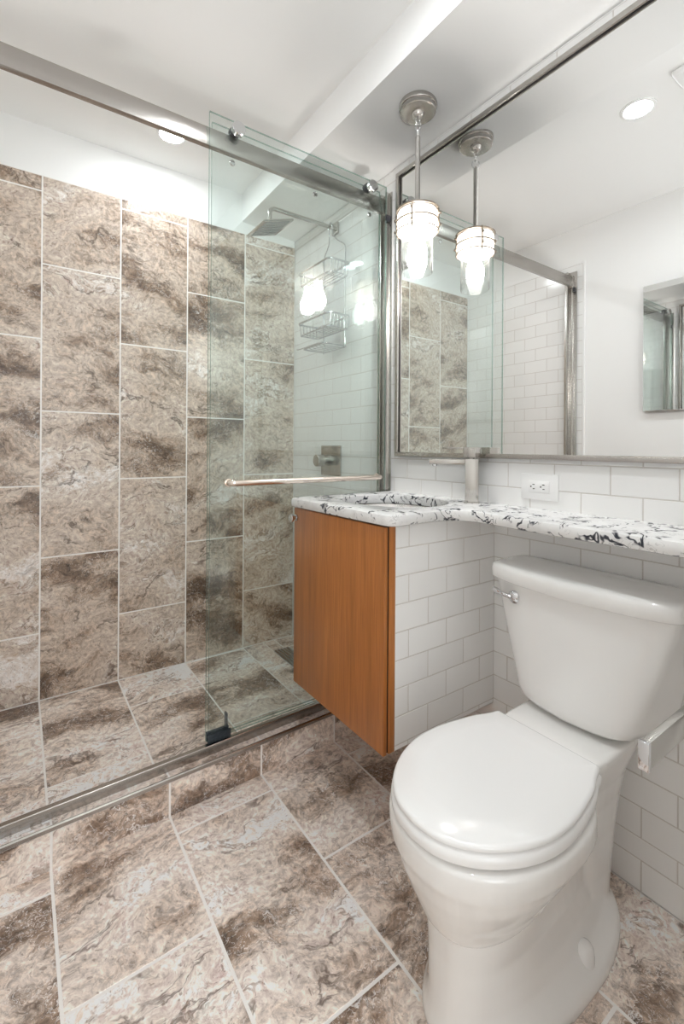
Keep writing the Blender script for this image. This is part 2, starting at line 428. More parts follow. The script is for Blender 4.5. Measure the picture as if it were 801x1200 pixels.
# ------------------------------------------------------------------ shower curb
yc = lambda x: 1.452+.0187*x
bm = NB(); ring_loft(bm, [[(-W, yc(-W)+.005, z), (0, yc(0)+.005, z), (0, 1.53, z), (-W, 1.53, z)] for z in (-.05, .1105)]); fixn(bm)
cu = struct('shower_curb', bm, M['grout_warm'])
bm = NB(); ud = Vector((1, .0187, 0)).normalized(); nd = Vector((.0187, -1, 0)).normalized()
R = [(max(-P*(k+1), -W), -.006, -P*k, .105) for k in range(5)]
tiles(bm, (0, yc(0)+.004, 0), ud, (0, 0, 1), nd, R, .006)
R = [(max(-P*(k+1), -W), 0.0, -P*k, .085) for k in range(5)]
tiles(bm, (0, yc(0)+.004, .111), ud, -nd, (0, 0, 1), R, .005)
struct('shower_curb_tiles', bm, [M['trav_floor'], M['grout_warm']])
bm = NB()
ring_loft(bm, [[(x, yc(x)-.0025, .1045), (x, yc(x)+.004, .1045), (x, yc(x)+.004, .117), (x, yc(x)+.0005, .117), (x, yc(x)-.0025, .114)] for x in (-W, 0)]); fixn(bm)
struct('trim_2', bm, M['nickel'])
# ------------------------------------------------------------------ shower enclosure
def glass_box(bm, x0, x1, y0, y1, z0, z1):
    t = bmesh.new(); box(t, x0, x1, y0, y1, z0, z1)
    for f in t.faces: f.material_index = 0 if abs(f.normal.y) > .9 else 1
    merge(bm, t)
RY0, RY1, RZ0, RZ1 = 1.498, 1.520, 2.132, 2.192
t = thing('shower_enclosure', (-W/2, 1.51, .115), 'brushed nickel shower enclosure frame with overhead rail and low threshold on the tiled curb', 'shower frame')
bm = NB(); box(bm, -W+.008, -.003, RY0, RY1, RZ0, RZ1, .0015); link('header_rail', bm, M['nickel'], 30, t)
for s, (xa, xb) in ((0, (-W+.0085, -W+.034)), (1, (-.026, -.0005))):
    bm = NB()
    box(bm, xa, xb, 1.492, 1.496, .147, RZ0-.004 if s == 0 else RZ1+.03, .0008)
    box(bm, xa, xb, 1.522, 1.542, .147, RZ1+.03, .0008)
    box(bm, *((xa, xa+.004) if s == 0 else (xb-.004, xb)), 1.476, 1.542, .147, RZ1+.03, .0008)
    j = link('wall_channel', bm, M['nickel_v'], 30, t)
    bm = NB(); x0 = -W+.013 if s == 0 else -.03
    box(bm, x0, x0+.024, 1.482, 1.4915, RZ0-.036, RZ0-.012, .002); link('bumper', bm, M['black_plastic'], 30, j)
    bm = NB(); x0 = -W+.0125 if s == 0 else -.0165
    box(bm, x0, x0+.012, RY0-.004, RY1+.004, RZ0-.006, RZ1+.004, .002); link('rail_bracket', bm, M['satin'], 30, t)
tf = lambda x: 1.487+.022*x
bm = NB()
ring_loft(bm, [[(x, tf(x), .115), (x, tf(x), .1435), (x, tf(x)+.002, .1455), (x, tf(x)+.016, .1462), (x, tf(x)+.018, .1445), (x, tf(x)+.046, .124), (x, tf(x)+.046, .115)] for x in (-W+.0085, -.001)]); fixn(bm)
link('threshold', bm, M['nickel'], 30, t)
bm = NB(); glass_box(bm, -.771, -.027, 1.528, 1.536, .136, 2.236)
link('fixed_glass_panel', bm, [M['pane'], M['edge']], None, t)
for x in (-.70, -.36, -.09):
    bm = NB(); cyl(bm, (x, 1.5205, 2.118), (x, 1.528, 2.118), .010, 20, .002); link('glass_clamp', bm, M['chrome'], 30, t)
bm = NB(); box(bm, -.79, -.712, 1.4735, 1.4805, .150, .176, .001); box(bm, -.79, -.712, 1.4945, 1.503, .150, .176, .001)
box(bm, -.79, -.712, 1.4735, 1.503, .1495, .153, .0005)
link('door_guide', bm, M['blue'], 30, t)
bm = NB(); box(bm, -.7105, -.704, 1.524, 1.542, .13, .20, .001); link('panel_seal', bm, M['blue'], 30, t)
# sliding door
t = thing('sliding_glass_door', (-.40, 1.487, .155), 'frameless sliding glass shower door hung on rollers over the nickel rail, with a long bar handle', 'shower door')
bm = NB(); glass_box(bm, -.795, -.028, 1.483, 1.491, .155, 2.236)
gp = link('glass_panel', bm, [M['pane'], M['edge']], None, t)
for x in (-.70, -.115):
    bm = NB(); cyl(bm, (x, 1.462, 2.206), (x, 1.482, 2.206), .0235, 32, .002)
    r = link('roller', bm, M['chrome'], 30, t)
    bm = NB(); cyl(bm, (x, 1.4915, 2.213), (x, 1.518, 2.213), .019, 28, .002); link('wheel', bm, M['black_plastic'], 30, r)
bm = NB(); h = 1.006
pth = [(-.725, 1.482, h), (-.725, 1.462, h)] + arc((-.713, 1.462, h), .012, PI, 1.5*PI, 6, (1, 0, 0), (0, 1, 0))[1:] + \
      arc((-.09, 1.462, h), .012, -.5*PI, 0, 6, (1, 0, 0), (0, 1, 0)) + [(-.078, 1.482, h)]
tube(bm, pth, .0105, 14)
hb = link('handle', bm, M['rose'], 40, t)
for x in (-.725, -.078):
    bm = NB(); cyl(bm, (x, 1.476, h), (x, 1.483, h), .014, 24, .001); link('handle_flange', bm, M['rose'], 30, hb)
# ------------------------------------------------------------------ vanity
VX, VY0, VY1, VZ0, VZ1 = -.441, .957, 1.462, .280, .909
t = thing('vanity_cabinet', (-.23, 1.2, VZ0), 'wall-hung corner vanity cabinet with an orange-brown wood door and white tiled end', 'cabinet')
bm = NB(); box(bm, VX-.002, -.001, VY0+.016, VY1, VZ0+.002, VZ0+.02); box(bm, VX-.002, -.001, VY1-.016, VY1, VZ0+.0205, VZ1); box(bm, VX-.002, VX+.012, VY0+.016, VY1-.0165, VZ0+.0205, VZ1); link('carcass', bm, M['wood'], 30, t)
bm = NB(); R = []
for i, (a, b) in enumerate(zip(HZ, HZ[1:])):
    if b <= VZ0 or a >= VZ1: continue
    a, b = max(a, VZ0), min(b, VZ1); u = -.389-.157*2 + (0 if i % 2 == 1 else -.0785)
    while u < 0:
        p, q = max(u, VX), min(u+.157, -.0005)
        if q-p > .004: R.append((p, a, q, b))
        u += .157
tiles(bm, (0, VY0+.004, 0), (1, 0, 0), (0, 0, 1), (0, -1, 0), R, .0022, .004, .0012, rot=0.)
box(bm, VX, 0, VY0+.0042, VY0+.015, VZ0, VZ1, mi=1)
link('tiled_end_panel', bm, [M['subway'], M['grout_white']], None, t)
bm = NB(); box(bm, -.4625, VX-.0003, VY0, VY0+.02, VZ0, VZ1, .0008); link('face_stile', bm, M['wood'], 30, t)
bm = NB(); box(bm, -.4655, -.4627, VY0+.004, VY1, VZ0+.003, VZ1-.001); box(bm, -.4627, -.443, VY0+.0205, VY1, VZ0+.003, VZ1-.001); link('shadow_gap', bm, M['dark'], None, t)
bm = NB(); box(bm, -.479, -.466, VY0+.004, VY1, VZ0-.004, VZ1-.002, .0012); dr = link('door', bm, M['wood'], 30, t)
bm = NB(); ky, kz = 1.444, .873
tube(bm, [(-.479, ky, kz), (-.484, ky, kz), (-.485, ky, kz), (-.497, ky, kz), (-.498, ky, kz), (-.505, ky, kz), (-.506, ky, kz), (-.5065, ky, kz)], [.012, .012, .007, .007, .0142, .015, .014, .002], 24)
link('knob', bm, M['chrome'], 30, dr)
# ------------------------------------------------------------------ countertop with sink cut-out and narrow shelf over the toilet
ZB, ZTOP = .911, .9445
out = [(-.012, 1.474)]
out += [(-.40, 1.470)] + arc((-.480, 1.452, 0), .016, .5*PI, PI, 5, (1, 0, 0), (0, 1, 0))
out += arc((-.452, .962, 0), .034, PI, 1.5*PI, 7, (1, 0, 0), (0, 1, 0))
out += smooth_path([(-.43, .929, 0), (-.36, .934, 0), (-.29, .931, 0), (-.245, .915, 0), (-.222, .885, 0), (-.215, .84, 0), (-.219, .78, 0), (-.226, .70, 0)], 5)
out += [(-.226, .55), (-.226, .40), (-.226, .30), (-.226, .1725), (-.0005, .1725), (-.0005, 1.474)]
out = [Vector((p[0], p[1], 0)) for p in out][1:]
hole = [Vector((-.228+.172*math.cos(2*PI*k/56), 1.205+.196*math.sin(2*PI*k/56), 0)) for k in range(56)]
def inset(poly, d):
    n = len(poly); res = []
    for i in range(n):
        a, b, c = poly[i-1], poly[i], poly[(i+1) % n]
        e1, e2 = (b-a).normalized(), (c-b).normalized()
        n1, n2 = Vector((-e1.y, e1.x, 0)), Vector((-e2.y, e2.x, 0)); m = (n1+n2)
        m = m/max(m.length_squared/2, .4); res.append(b+m*d)
    return res
ar = sum(a.x*b.y-b.x*a.y for a, b in zip(out, out[1:]+out[:1]))
if ar < 0: out = out[::-1]
bm = NB()
prof = [(.010, ZB), (.003, ZB+.003), (0., ZB+.010), (0., ZTOP-.010), (.003, ZTOP-.003), (.010, ZTOP)]
def fix_wall(ps):   # keep the edges against walls straight
    return [Vector((-.0005 if o_.x > -.001 else p.x, min(p.y, 1.4735) if o_.y < 1.47 else o_.y, p.z)) for p, o_ in zip(ps, out)]
rings = [[p+Vector((0, 0, z)) for p in fix_wall(inset(out, d))] for d, z in prof]
ring_loft(bm, rings, False, False)
hp = [(.0, ZB), (.0, ZTOP-.004), (.0015, ZTOP-.001), (.004, ZTOP)]
hr = [[Vector((-.228+(p.x+.228)*(1+d/.18), 1.205+(p.y-1.205)*(1+d/.18), z)) for p in hole] for d, z in hp]
ring_loft(bm, hr, False, False)
bmesh.ops.remove_doubles(bm, verts=bm.verts, dist=1e-6)
for z in (ZB, ZTOP):
    es = [e for e in bm.edges if e.is_boundary and all(abs(v.co.z-z) < 1e-5 for v in e.verts)]
    bmesh.ops.triangle_fill(bm, edges=es, use_beauty=True)
fixn(bm)
o = link('countertop', bm, M['quartz'], 35); tag(o, 'white quartz countertop with black swirls, wide over the vanity and narrow above the toilet', 'countertop')
# sink
t = thing('sink_basin', (-.228, 1.205, .79), 'oval stainless steel undermount sink below the swirled countertop', 'sink')
def oval(a, b, z, n=56): return [(-.228+a*math.cos(2*PI*k/n), 1.205+b*math.sin(2*PI*k/n), z) for k in range(n)]
bm = NB()
prf = [(.195, .219, .9095), (.178, .202, .9095), (.176, .200, .905), (.168, .192, .87), (.145, .168, .82), (.11, .13, .797), (.05, .06, .790), (.024, .024, .789),
       (.024, .024, .787), (.05, .06, .787), (.112, .132, .794), (.148, .171, .817), (.171, .195, .868), (.180, .204, .904), (.195, .219, .9075), (.195, .219, .9095)]
ring_loft(bm, [oval(*p) for p in prf], False, False); bmesh.ops.remove_doubles(bm, verts=bm.verts, dist=1e-6); fixn(bm)
link('bowl', bm, M['steel'], 60, t)
bm = NB(); lathe(bm, [(0.001, .790), (.016, .790), (.0225, .7915), (.0235, .789), (.0235, .75), (.001, .75)], (-.228, 1.205, 0), 32); link('drain', bm, M['chrome'], 40, t)
# faucet (turned towards the bowl)
fx, fy = -.056, 1.006
t = thing('sink_faucet', (fx, fy, ZTOP), 'square brushed nickel single-lever faucet standing at the sink corner', 'faucet')
A = Matrix.Translation((fx, fy, 0)) @ Matrix.Rotation(math.atan2(.80, -.60), 4, 'Z')
bm = NB(); q = NB(); box(q, -.0215, .0215, -.0215, .0215, ZTOP+.002, 1.092, .0012); box(q, -.0245, .0245, -.0245, .0245, ZTOP, ZTOP+.004, .001); merge(bm, q, A); link('body', bm, M['satin'], 30, t)
bm = NB(); q = NB(); box(q, .0218, .140, -.0185, .0185, 1.073, 1.090, .0015); merge(bm, q, A); sp = link('spout', bm, M['satin'], 30, t)
bm = NB(); q = NB(); cyl(q, (.123, 0, 1.066), (.123, 0, 1.073), .009, 20, .001); merge(bm, q, A); link('aerator', bm, M['chrome'], 30, sp)
A2 = A @ Matrix.Rotation(math.radians(-24), 4, 'Z')
bm = NB(); q = NB(); box(q, -.022, .022, -.022, .022, 1.0965, 1.131, .0012); box(q, -.006, .006, -.006, .006, 1.091, 1.097); box(q, .0, .105, -.014, .014, 1.1245, 1.131, .001); merge(bm, q, A2); link('lever', bm, M['satin'], 30, t)
# outlet
t = thing('wall_outlet', (0, .795, 1.011), 'white double electrical outlet plate on the subway tile above the counter', 'outlet')
bm = NB(); box(bm, -.0065, -.0003, .735, .855, .972, 1.051, .002); link('cover_plate', bm, M['white_plastic'], 30, t)
bm = NB(); box(bm, -.0085, -.0066, .762, .828, .994, 1.029, .0006); so = link('receptacle', bm, M['white_plastic'], 30, t)
bm = NB()
for y in (.812, .780):
    for z, l in ((1.018, .0036), (1.005, .0030)): box(bm, -.0092, -.0086, y-.0165+.012, y-.0165+.012+2*l, z-.0012, z+.0012)
    cyl(bm, (-.0092, y+.008, 1.0115), (-.0086, y+.008, 1.0115), .0023, 12)
link('slots', bm, M['dark'], None, so)
# wall mirror
t = thing('wall_mirror', (0, .82, 1.68), 'large wall mirror in a thin nickel frame above the counter', 'mirror')
MY0, MY1, MZ0, MZ1 = .20, 1.437, 1.094, 2.272
bm = NB(); box(bm, -.007, -.0008, MY0+.008, MY1-.008, MZ0+.008, MZ1-.008); link('mirror_glass', bm, M['mirror'], None, t)
bm = NB(); fw_ = .016
for a in ((MY0, MY1, MZ0, MZ0+fw_), (MY0, MY1, MZ1-fw_, MZ1), (MY0, MY0+fw_, MZ0+fw_, MZ1-fw_), (MY1-fw_, MY1, MZ0+fw_, MZ1-fw_)): box(bm, -.019, -.0005, *a, .0012)
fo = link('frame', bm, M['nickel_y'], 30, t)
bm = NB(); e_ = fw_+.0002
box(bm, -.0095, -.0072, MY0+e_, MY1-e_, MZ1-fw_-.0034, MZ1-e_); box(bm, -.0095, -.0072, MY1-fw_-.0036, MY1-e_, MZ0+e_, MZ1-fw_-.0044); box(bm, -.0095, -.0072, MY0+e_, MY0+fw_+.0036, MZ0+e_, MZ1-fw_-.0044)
link('dark_reflection_strips', bm, M['dark'], None, fo)  # dark strips stand in for the frame's inner side mirrored in the glass
# medicine cabinet on the left wall
t = thing('medicine_cabinet', (-W, .89, 1.68), 'mirrored medicine cabinet with polished edges on the opposite painted wall', 'medicine cabinet')
bm = NB(); box(bm, -W-.0035, -W+.022, .70, 1.103, 1.338, 2.012, .001); link('cabinet_body', bm, M['chrome'], 30, t)
bm = NB(); q = NB(); box(q, -W+.0225, -W+.029, .697, 1.106, 1.334, 2.016, .0028, 1); merge(bm, q); link('mirror_door', bm, M['mirror'], 20, t)
# ------------------------------------------------------------------ pendant
PX, PY = -.163, 1.162; zs = 2.3427+(PX+.325)/.329*(2.3165-2.3427)
t = thing('pendant_light', (PX, PY, zs), 'nickel pendant lamp with a clear jar shade hanging over the vanity corner', 'pendant lamp')
c = (PX, PY, 0)
bm = NB(); lathe(bm, [(.001, zs+.004), (.065, zs+.004), (.066, zs+.002), (.066, zs-.011), (.065, zs-.0125), (.062, zs-.013), (.062, zs-.027), (.060, zs-.029), (.056, zs-.030), (.023, zs-.030), (.022, zs-.034), (.018, zs-.042), (.010, zs-.047), (.001, zs-.048)], c, 48); link('canopy', bm, M['nickel_y'], 35, t)
bm = NB()
def ringp(z, R, ax, sq=1.0): return [Vector((PX, PY, z)) + ax*math.cos(2*PI*k/20)*R + Vector((0, 0, 1))*math.sin(2*PI*k/20)*R*sq for k in range(20)]
for z, R, ax in ((zs-.055, .010, Vector((1, 0, 0))), (zs-.073, .0105, Vector((.5, -.86, 0))), (zs-.096, .0145, Vector((.8, .6, 0)))): tube(bm, ringp(z, R, ax, 1.15), .0018, 8, True)
link('chain', bm, M['chrome'], 60, t)
bm = NB(); tube(bm, [(PX, PY, zs-.106), (PX, PY, zs-.110), (PX, PY, zs-.112), (PX, PY, 1.985), (PX, PY, 1.978), (PX, PY, 1.965)], [.004, .004, .0085, .0085, .013, .017], 16); link('rod', bm, M['nickel_v'], 40, t)
bm = NB(); lathe(bm, [(.001, 1.968), (.050, 1.966), (.066, 1.962), (.068, 1.957), (.066, 1.953), (.05, 1.957), (.001, 1.959)], c, 48); cp_ = link('shade_cap', bm, M['nickel_y'], 40, t)
bm = NB()
for z, rr in ((1.957, .0035), (1.918, .0032), (1.884, .0026)): tube(bm, [(PX+.0725*math.cos(2*PI*k/48), PY+.0725*math.sin(2*PI*k/48), z) for k in range(48)], rr, 8, True)
for k in range(4):
    a = PI/2*k+.55; d = Vector((math.cos(a), math.sin(a), 0)); o_ = Vector(c)
    tube(bm, [o_+d*.060+Vector((0, 0, 1.963)), o_+d*.072+Vector((0, 0, 1.960)), o_+d*.0742+Vector((0, 0, 1.94)), o_+d*.0742+Vector((0, 0, 1.885)), o_+d*.069+Vector((0, 0, 1.876))], .0036, 8)
    for zz in (1.938, 1.897): cyl(bm, o_+d*.074+Vector((0, 0, zz)), o_+d*.084+Vector((0, 0, zz)), .0052, 12, .001)
link('cage', bm, simple('darkened_nickel', (.26, .22, .18), .32, 1.), 50, t)  # cage nickel coloured darker to offset the bulb's glare
bm = NB(); lathe(bm, [(.0535, 1.742), (.0545, 1.743), (.0545, 1.80), (.0545, 1.872), (.0515, 1.872), (.0515, 1.80), (.0515, 1.743), (.0525, 1.742), (.0535, 1.742)], c, 56)
bmesh.ops.remove_doubles(bm, verts=bm.verts, dist=1e-6); fixn(bm); jr = link('glass_jar', bm, M['jar'], 50, t)
bm = NB(); tube(bm, [(PX+.053*math.cos(2*PI*k/56), PY+.053*math.sin(2*PI*k/56), 1.7425) for k in range(56)], .0013, 8, True); link('jar_rim', bm, M['jar'], 60, jr)
bm = NB(); lathe(bm, [(.0522, 1.873), (.060, 1.8745), (.068, 1.881), (.0693, 1.89), (.0693, 1.945), (.066, 1.9515),
                      (.064, 1.950), (.0668, 1.944), (.0668, 1.891), (.0655, 1.884), (.059, 1.8775), (.0522, 1.876), (.0522, 1.873)], c, 56)
bmesh.ops.remove_doubles(bm, verts=bm.verts, dist=1e-6); fixn(bm); link('frosted_collar', bm, M['frost'], 50, t)
bm = NB(); lathe(bm, [(.001, 1.957), (.019, 1.957), (.019, 1.915), (.016, 1.905), (.001, 1.905)], c, 28); link('socket', bm, M['white_plastic'], 40, t)
bm = NB(); lathe(bm, [(.0005, 1.768), (.014, 1.771), (.025, 1.780), (.032, 1.794), (.034, 1.810), (.0315, 1.830), (.0235, 1.852), (.016, 1.872), (.0138, 1.89), (.0138, 1.904), (.0005, 1.9045)], c, 32); link('bulb', bm, M['bulb'], 60, t)
# ------------------------------------------------------------------ recessed lamps, vent
def downlight(x, y, label):
    t = thing('recessed_light', (x, y, ZC), label, 'recessed light', 'recessed ceiling lights')
    bm = NB(); lathe(bm, [(.048, ZC+.004), (.049, ZC-.004), (.052, ZC-.006), (.062, ZC-.003), (.063, ZC+.002)], (x, y, 0), 48); link('trim_ring', bm, M['white_plastic'], 40, t)
    bm = NB(); lathe(bm, [(.0005, ZC-.0035), (.0485, ZC-.0035), (.0485, ZC+.002), (.0005, ZC+.002)], (x, y, 0), 48); link('diffuser', bm, M['lamp'], 40, t)
downlight(-.765, 2.06, 'round recessed light in the shower ceiling, seen just under the nickel rail')
downlight(-.735, .824, 'round recessed light in the main ceiling, seen only in the wall mirror')
downlight(-.75, .27, 'round recessed light in the ceiling beside the doorway')
t = thing('exhaust_fan_grille', (-.77, .54, ZC), 'white ceiling exhaust fan cover, its rounded corner showing in the mirror', 'fan cover')
bm = NB(); box(bm, -.90, -.63, .405, .675, ZC-.022, ZC+.003, .010, 3); link('cover', bm, M['white_plastic'], 40, t)
bm = NB()
for k in range(11): box(bm, -.88, -.65, .428+.0205*k, .434+.0205*k, ZC-.0232, ZC-.0216)
link('slots', bm, M['dark'], None, t)
# ------------------------------------------------------------------ shower fittings
t = thing('rain_shower', (0, 1.9, 2.225), 'square rain shower head on a long nickel arm above the wire caddy', 'shower head')
bm = NB(); box(bm, -.011, .0, 1.874, 1.926, 2.198, 2.252, .0015); link('flange', bm, M['satin'], 30, t)
bm = NB(); az = 2.226
pth = [(-.01, 1.9, az), (-.10, 1.9, az), (-.34, 1.9, az-.002)] + arc((-.343, 1.9, az-.030), .028, .5*PI, PI, 8, (1, 0, 0), (0, 0, 1))[1:] + [(-.371, 1.9, 2.165), (-.371, 1.9, 2.150)]
tube(bm, pth, .0095, 14); link('arm', bm, M['satin'], 50, t)
bm = NB(); lathe(bm, [(.0005, .02), (.010, .019), (.015, .010), (.013, .002), (.0005, 0)], (0, 0, 0), 20); bm.transform(Matrix.Translation((-.371, 1.9, 2.136))); link('ball_joint', bm, M['satin'], 60, t)
A = Matrix.Translation((-.368, 1.9, 2.131)) @ Matrix.Rotation(math.radians(-17), 4, 'Y')
bm = NB(); q = NB(); box(q, -.076, .076, -.09, .09, -.004, .004, .0012); merge(bm, q, A); hd = link('spray_plate', bm, M['satin'], 30, t)
bm = NB(); q = NB()
for i in range(8): box(q, -.062, .062, -.072+.0206*i-.0045, -.072+.0206*i+.0045, -.0062, -.0042, .0008, 1)
merge(bm, q, A); link('nozzle_strips', bm, simple('grey_rubber', (.33, .33, .32), .5), None, hd)
t = thing('shower_valve', (0, 1.93, 1.06), 'nickel shower valve with a square plate and round handle on the tiled wall', 'shower valve')
bm = NB(); box(bm, -.008, -.0003, 1.843, 2.017, .985, 1.137, .0015); link('escutcheon', bm, M['satin'], 30, t)
bm = NB(); tube(bm, [(-.008, 1.93, 1.062), (-.035, 1.93, 1.062), (-.0355, 1.93, 1.062), (-.055, 1.93, 1.062), (-.0555, 1.93, 1.062), (-.092, 1.93, 1.062), (-.095, 1.93, 1.062)], [.027, .027, .022, .022, .030, .030, .027], 32)
box(bm, -.078, -.068, 1.925, 1.975, 1.056, 1.068, .002); link('handle', bm, M['satin'], 35, t)
# wire caddy hanging from the shower arm
t = thing('shower_caddy', (-.08, 1.895, 1.60), 'silver wire shower caddy with two baskets and a soap tray, hung from the shower arm', 'shower caddy')
wire = simple('caddy_wire', (.58, .59, .60), .25, 1.)
def rrect(x0, x1, y0, y1, z, r=.02, n=5):
    p = []
    for cx, cy, a in ((x1-r, y1-r, 0), (x0+r, y1-r, PI/2), (x0+r, y0+r, PI), (x1-r, y0+r, 1.5*PI)):
        p += arc((cx, cy, z), r, a, a+PI/2, n, (1, 0, 0), (0, 1, 0))
    return p
def basket(name, x0, x1, y0, y1, zr, zb, nl):
    bm = NB(); tube(bm, rrect(x0, x1, y0, y1, zr), .0050, 8, True)
    tube(bm, rrect(x0+.006, x1-.004, y0+.008, y1-.008, zb, .016), .0025, 6, True)
    b = link(name, bm, wire, 60, t); bm = NB()
    for i in range(nl):
        x = x0+.014+(x1-x0-.026)*i/(nl-1)
        tube(bm, [(x, y0, zr), (x, y0+.008, zb), (x, y1-.008, zb), (x, y1, zr)], .0022, 6)
    for i in range(3):
        y = y0+.05+(y1-y0-.1)*i/2
        tube(bm, [(x0, y, zr), (x0+.006, y, zb), (x1-.004, y, zb), (x1, y, zr)], .0022, 6)
    link('wires', bm, wire, 60, b)
basket('basket', -.142, -.020, 1.752, 2.035, 2.003, 1.945, 6)
basket('basket', -.142, -.020, 1.752, 2.035, 1.752, 1.692, 6)
bm = NB(); tube(bm, rrect(-.150, -.020, 1.775, 1.97, 1.612, .018), .0036, 8, True)
for i in range(6):
    y = 1.80+.029*i; tube(bm, [(-.146, y, 1.612), (-.135, y, 1.606), (-.035, y, 1.606), (-.022, y, 1.612)], .0018, 6)
tube(bm, [(-.152, 1.775, 1.612), (-.162, 1.775, 1.612), (-.166, 1.80, 1.612), (-.166, 1.99, 1.612), (-.160, 2.01, 1.618)], .0026, 8)
link('soap_tray', bm, wire, 60, t)
bm = NB()
for y, s in ((1.80, -1), (1.985, 1)):
    tube(bm, smooth_path([(-.040, 1.895+s*.004, 2.243), (-.040, 1.895+s*.016, 2.228), (-.036, 1.895+s*.016, 2.19), (-.024, 1.895+s*.035, 2.155), (-.018, 1.895+s*.060, 2.135), (-.016, y, 2.10), (-.016, y, 2.00), (-.016, y, 1.75), (-.016, y, 1.62), (-.018, y, 1.612)], 6), .0030, 8)
tube(bm, [(-.040, 1.891, 2.243), (-.040, 1.899, 2.243)], .0030, 8)
link('hanger', bm, wire, 60, t)
# linear drain
t = thing('floor_drain', ((DX0+DX1)/2, (DY0+DY1)/2, ZS), 'slotted grey metal drain in the shower floor near the corner', 'drain')
bm = NB(); box(bm, DX0+.002, DX1-.002, DY0+.002, DY1-.002, ZS-.006, ZS-.001); fr = link('frame', bm, simple('drain_frame', (.5, .52, .51), .35, 1.), 30, t)
bm = NB()
for k in range(5): box(bm, DX0+.006+.0172*k, DX0+.015+.0172*k, DY0+.006, DY1-.006, ZS-.0009, ZS+.0015, .0006, 1)
link('grate', bm, M['steel'], 30, t)
# ------------------------------------------------------------------ toilet
TY = .605
t = thing('toilet', (-.37, TY, 0), 'white two-piece toilet with closed lid beside the vanity', 'toilet')
def sect(z, xf, xm, xb, hw, nf=2.2, nb=2.6, n=56, cy=TY):
    ps = []
    for k in range(n):
        a = 2*PI*k/n; c_, s_ = math.cos(a), math.sin(a); e = nf if c_ < 0 else nb
        r_ = (xm-xf) if c_ < 0 else (xb-xm)
        ps.append(Vector((xm+r_*math.copysign(abs(c_)**(2/e), c_), cy+hw*math.copysign(abs(s_)**(2/e), s_), z)))
    return ps
bm = NB()
def tilt(z, xf, xm, xb, hw, nf, k, nb=2.4):
    ps = sect(z, xf, xm, xb, hw, nf, nb)
    for p in ps: p.z += k*(p.x-xf)
    return ps
q = NB(); ring_loft(q, [tilt(*a) for a in [
    (.222, -.620, -.47, -.36, .080, 2.3, .22), (.212, -.642, -.46, -.32, .108, 2.3, .22), (.216, -.652, -.46, -.29, .117, 2.3, .22), (.226, -.659, -.46, -.275, .123, 2.25, .22), (.25, -.670, -.46, -.26, .134, 2.2, .20), (.28, -.683, -.465, -.25, .147, 2.2, .15), (.315, -.697, -.47, -.245, .160, 2.2, .09), (.343, -.706, -.475, -.25, .168, 2.2, .04),
    (.360, -.713, -.475, -.26, .173, 2.2, 0), (.385, -.716, -.48, -.27, .176, 2.2, 0), (.402, -.716, -.48, -.275, .1765, 2.2, 0), (.409, -.712, -.48, -.28, .172, 2.2, 0)]]); fixn(q); merge(bm, q)
q = NB(); ring_loft(q, [sect(*a) for a in [   # pedestal and foot
    (0, -.650, -.33, -.062, .138, 2.2, 2.2), (.020, -.650, -.33, -.062, .138, 2.2, 2.2), (.032, -.646, -.33, -.066, .132, 2.2, 2.2), (.046, -.643, -.34, -.08, .118, 2.3, 2.3), (.065, -.641, -.36, -.10, .104, 2.4, 2.4), (.10, -.639, -.40, -.13, .093, 2.6, 2.4), (.15, -.637, -.42, -.16, .088, 2.8, 2.4), (.20, -.640, -.44, -.18, .094, 2.7, 2.4), (.25, -.640, -.45, -.2, .10, 2.4, 2.4)]]); fixn(q); merge(bm, q)
q = NB(); ring_loft(q, [sect(*a) for a in [   # rear column under the deck
    (.01, -.30, -.2, -.085, .078, 3, 3), (.12, -.28, -.18, -.075, .078, 3, 3), (.22, -.29, -.17, -.065, .084, 3, 3), (.30, -.31, -.17, -.055, .092, 3, 3), (.36, -.34, -.18, -.045, .104, 3, 3), (.405, -.36, -.2, -.035, .115, 4, 5), (.430, -.355, -.2, -.032, .121, 4, 6), (.441, -.345, -.2, -.030, .122, 4, 6), (.446, -.335, -.2, -.036, .116, 4, 6)]]); fixn(q); merge(bm, q)
o = link('bowl', bm, M['porcelain'], 180, t)
for p in o.data.polygons: p.use_smooth = True
md = o.modifiers.new('remesh', 'REMESH'); md.mode = 'VOXEL'; md.voxel_size = .0045; md.use_smooth_shade = True
md = o.modifiers.new('smooth', 'SMOOTH'); md.factor = .5; md.iterations = 5
# seat and lid
half = [(-.288, .0), (-.288, .085), (-.288, .118), (-.2895, .1245), (-.295, .128), (-.320, .1345), (-.36, .149), (-.41, .160), (-.46, .1675), (-.505, .169), (-.55, .164), (-.60, .148), (-.65, .119), (-.685, .085), (-.707, .046), (-.714, .0)]
def outline(scale=1.0, grow=0., z=0.):
    h = smooth_path([(a, b, 0) for a, b in half[1:]], 4); full = [(p.x, p.y) for p in h] + [(p.x, -p.y) for p in h[::-1][1:]]
    ps = [Vector((x, y, 0)) for x, y in full]
    if sum(a.x*b.y-b.x*a.y for a, b in zip(ps, ps[1:]+ps[:1])) < 0: ps = ps[::-1]
    if grow: ps = inset(ps, -grow)
    return [Vector((p.x, TY+p.y, z)) for p in ps]
def mid(ps, f, z):
    c_ = Vector((-.50, TY, 0)); return [Vector((c_.x+(p.x-c_.x)*f, c_.y+(p.y-c_.y)*f, z)) for p in ps]
bm = NB(); o0 = outline()
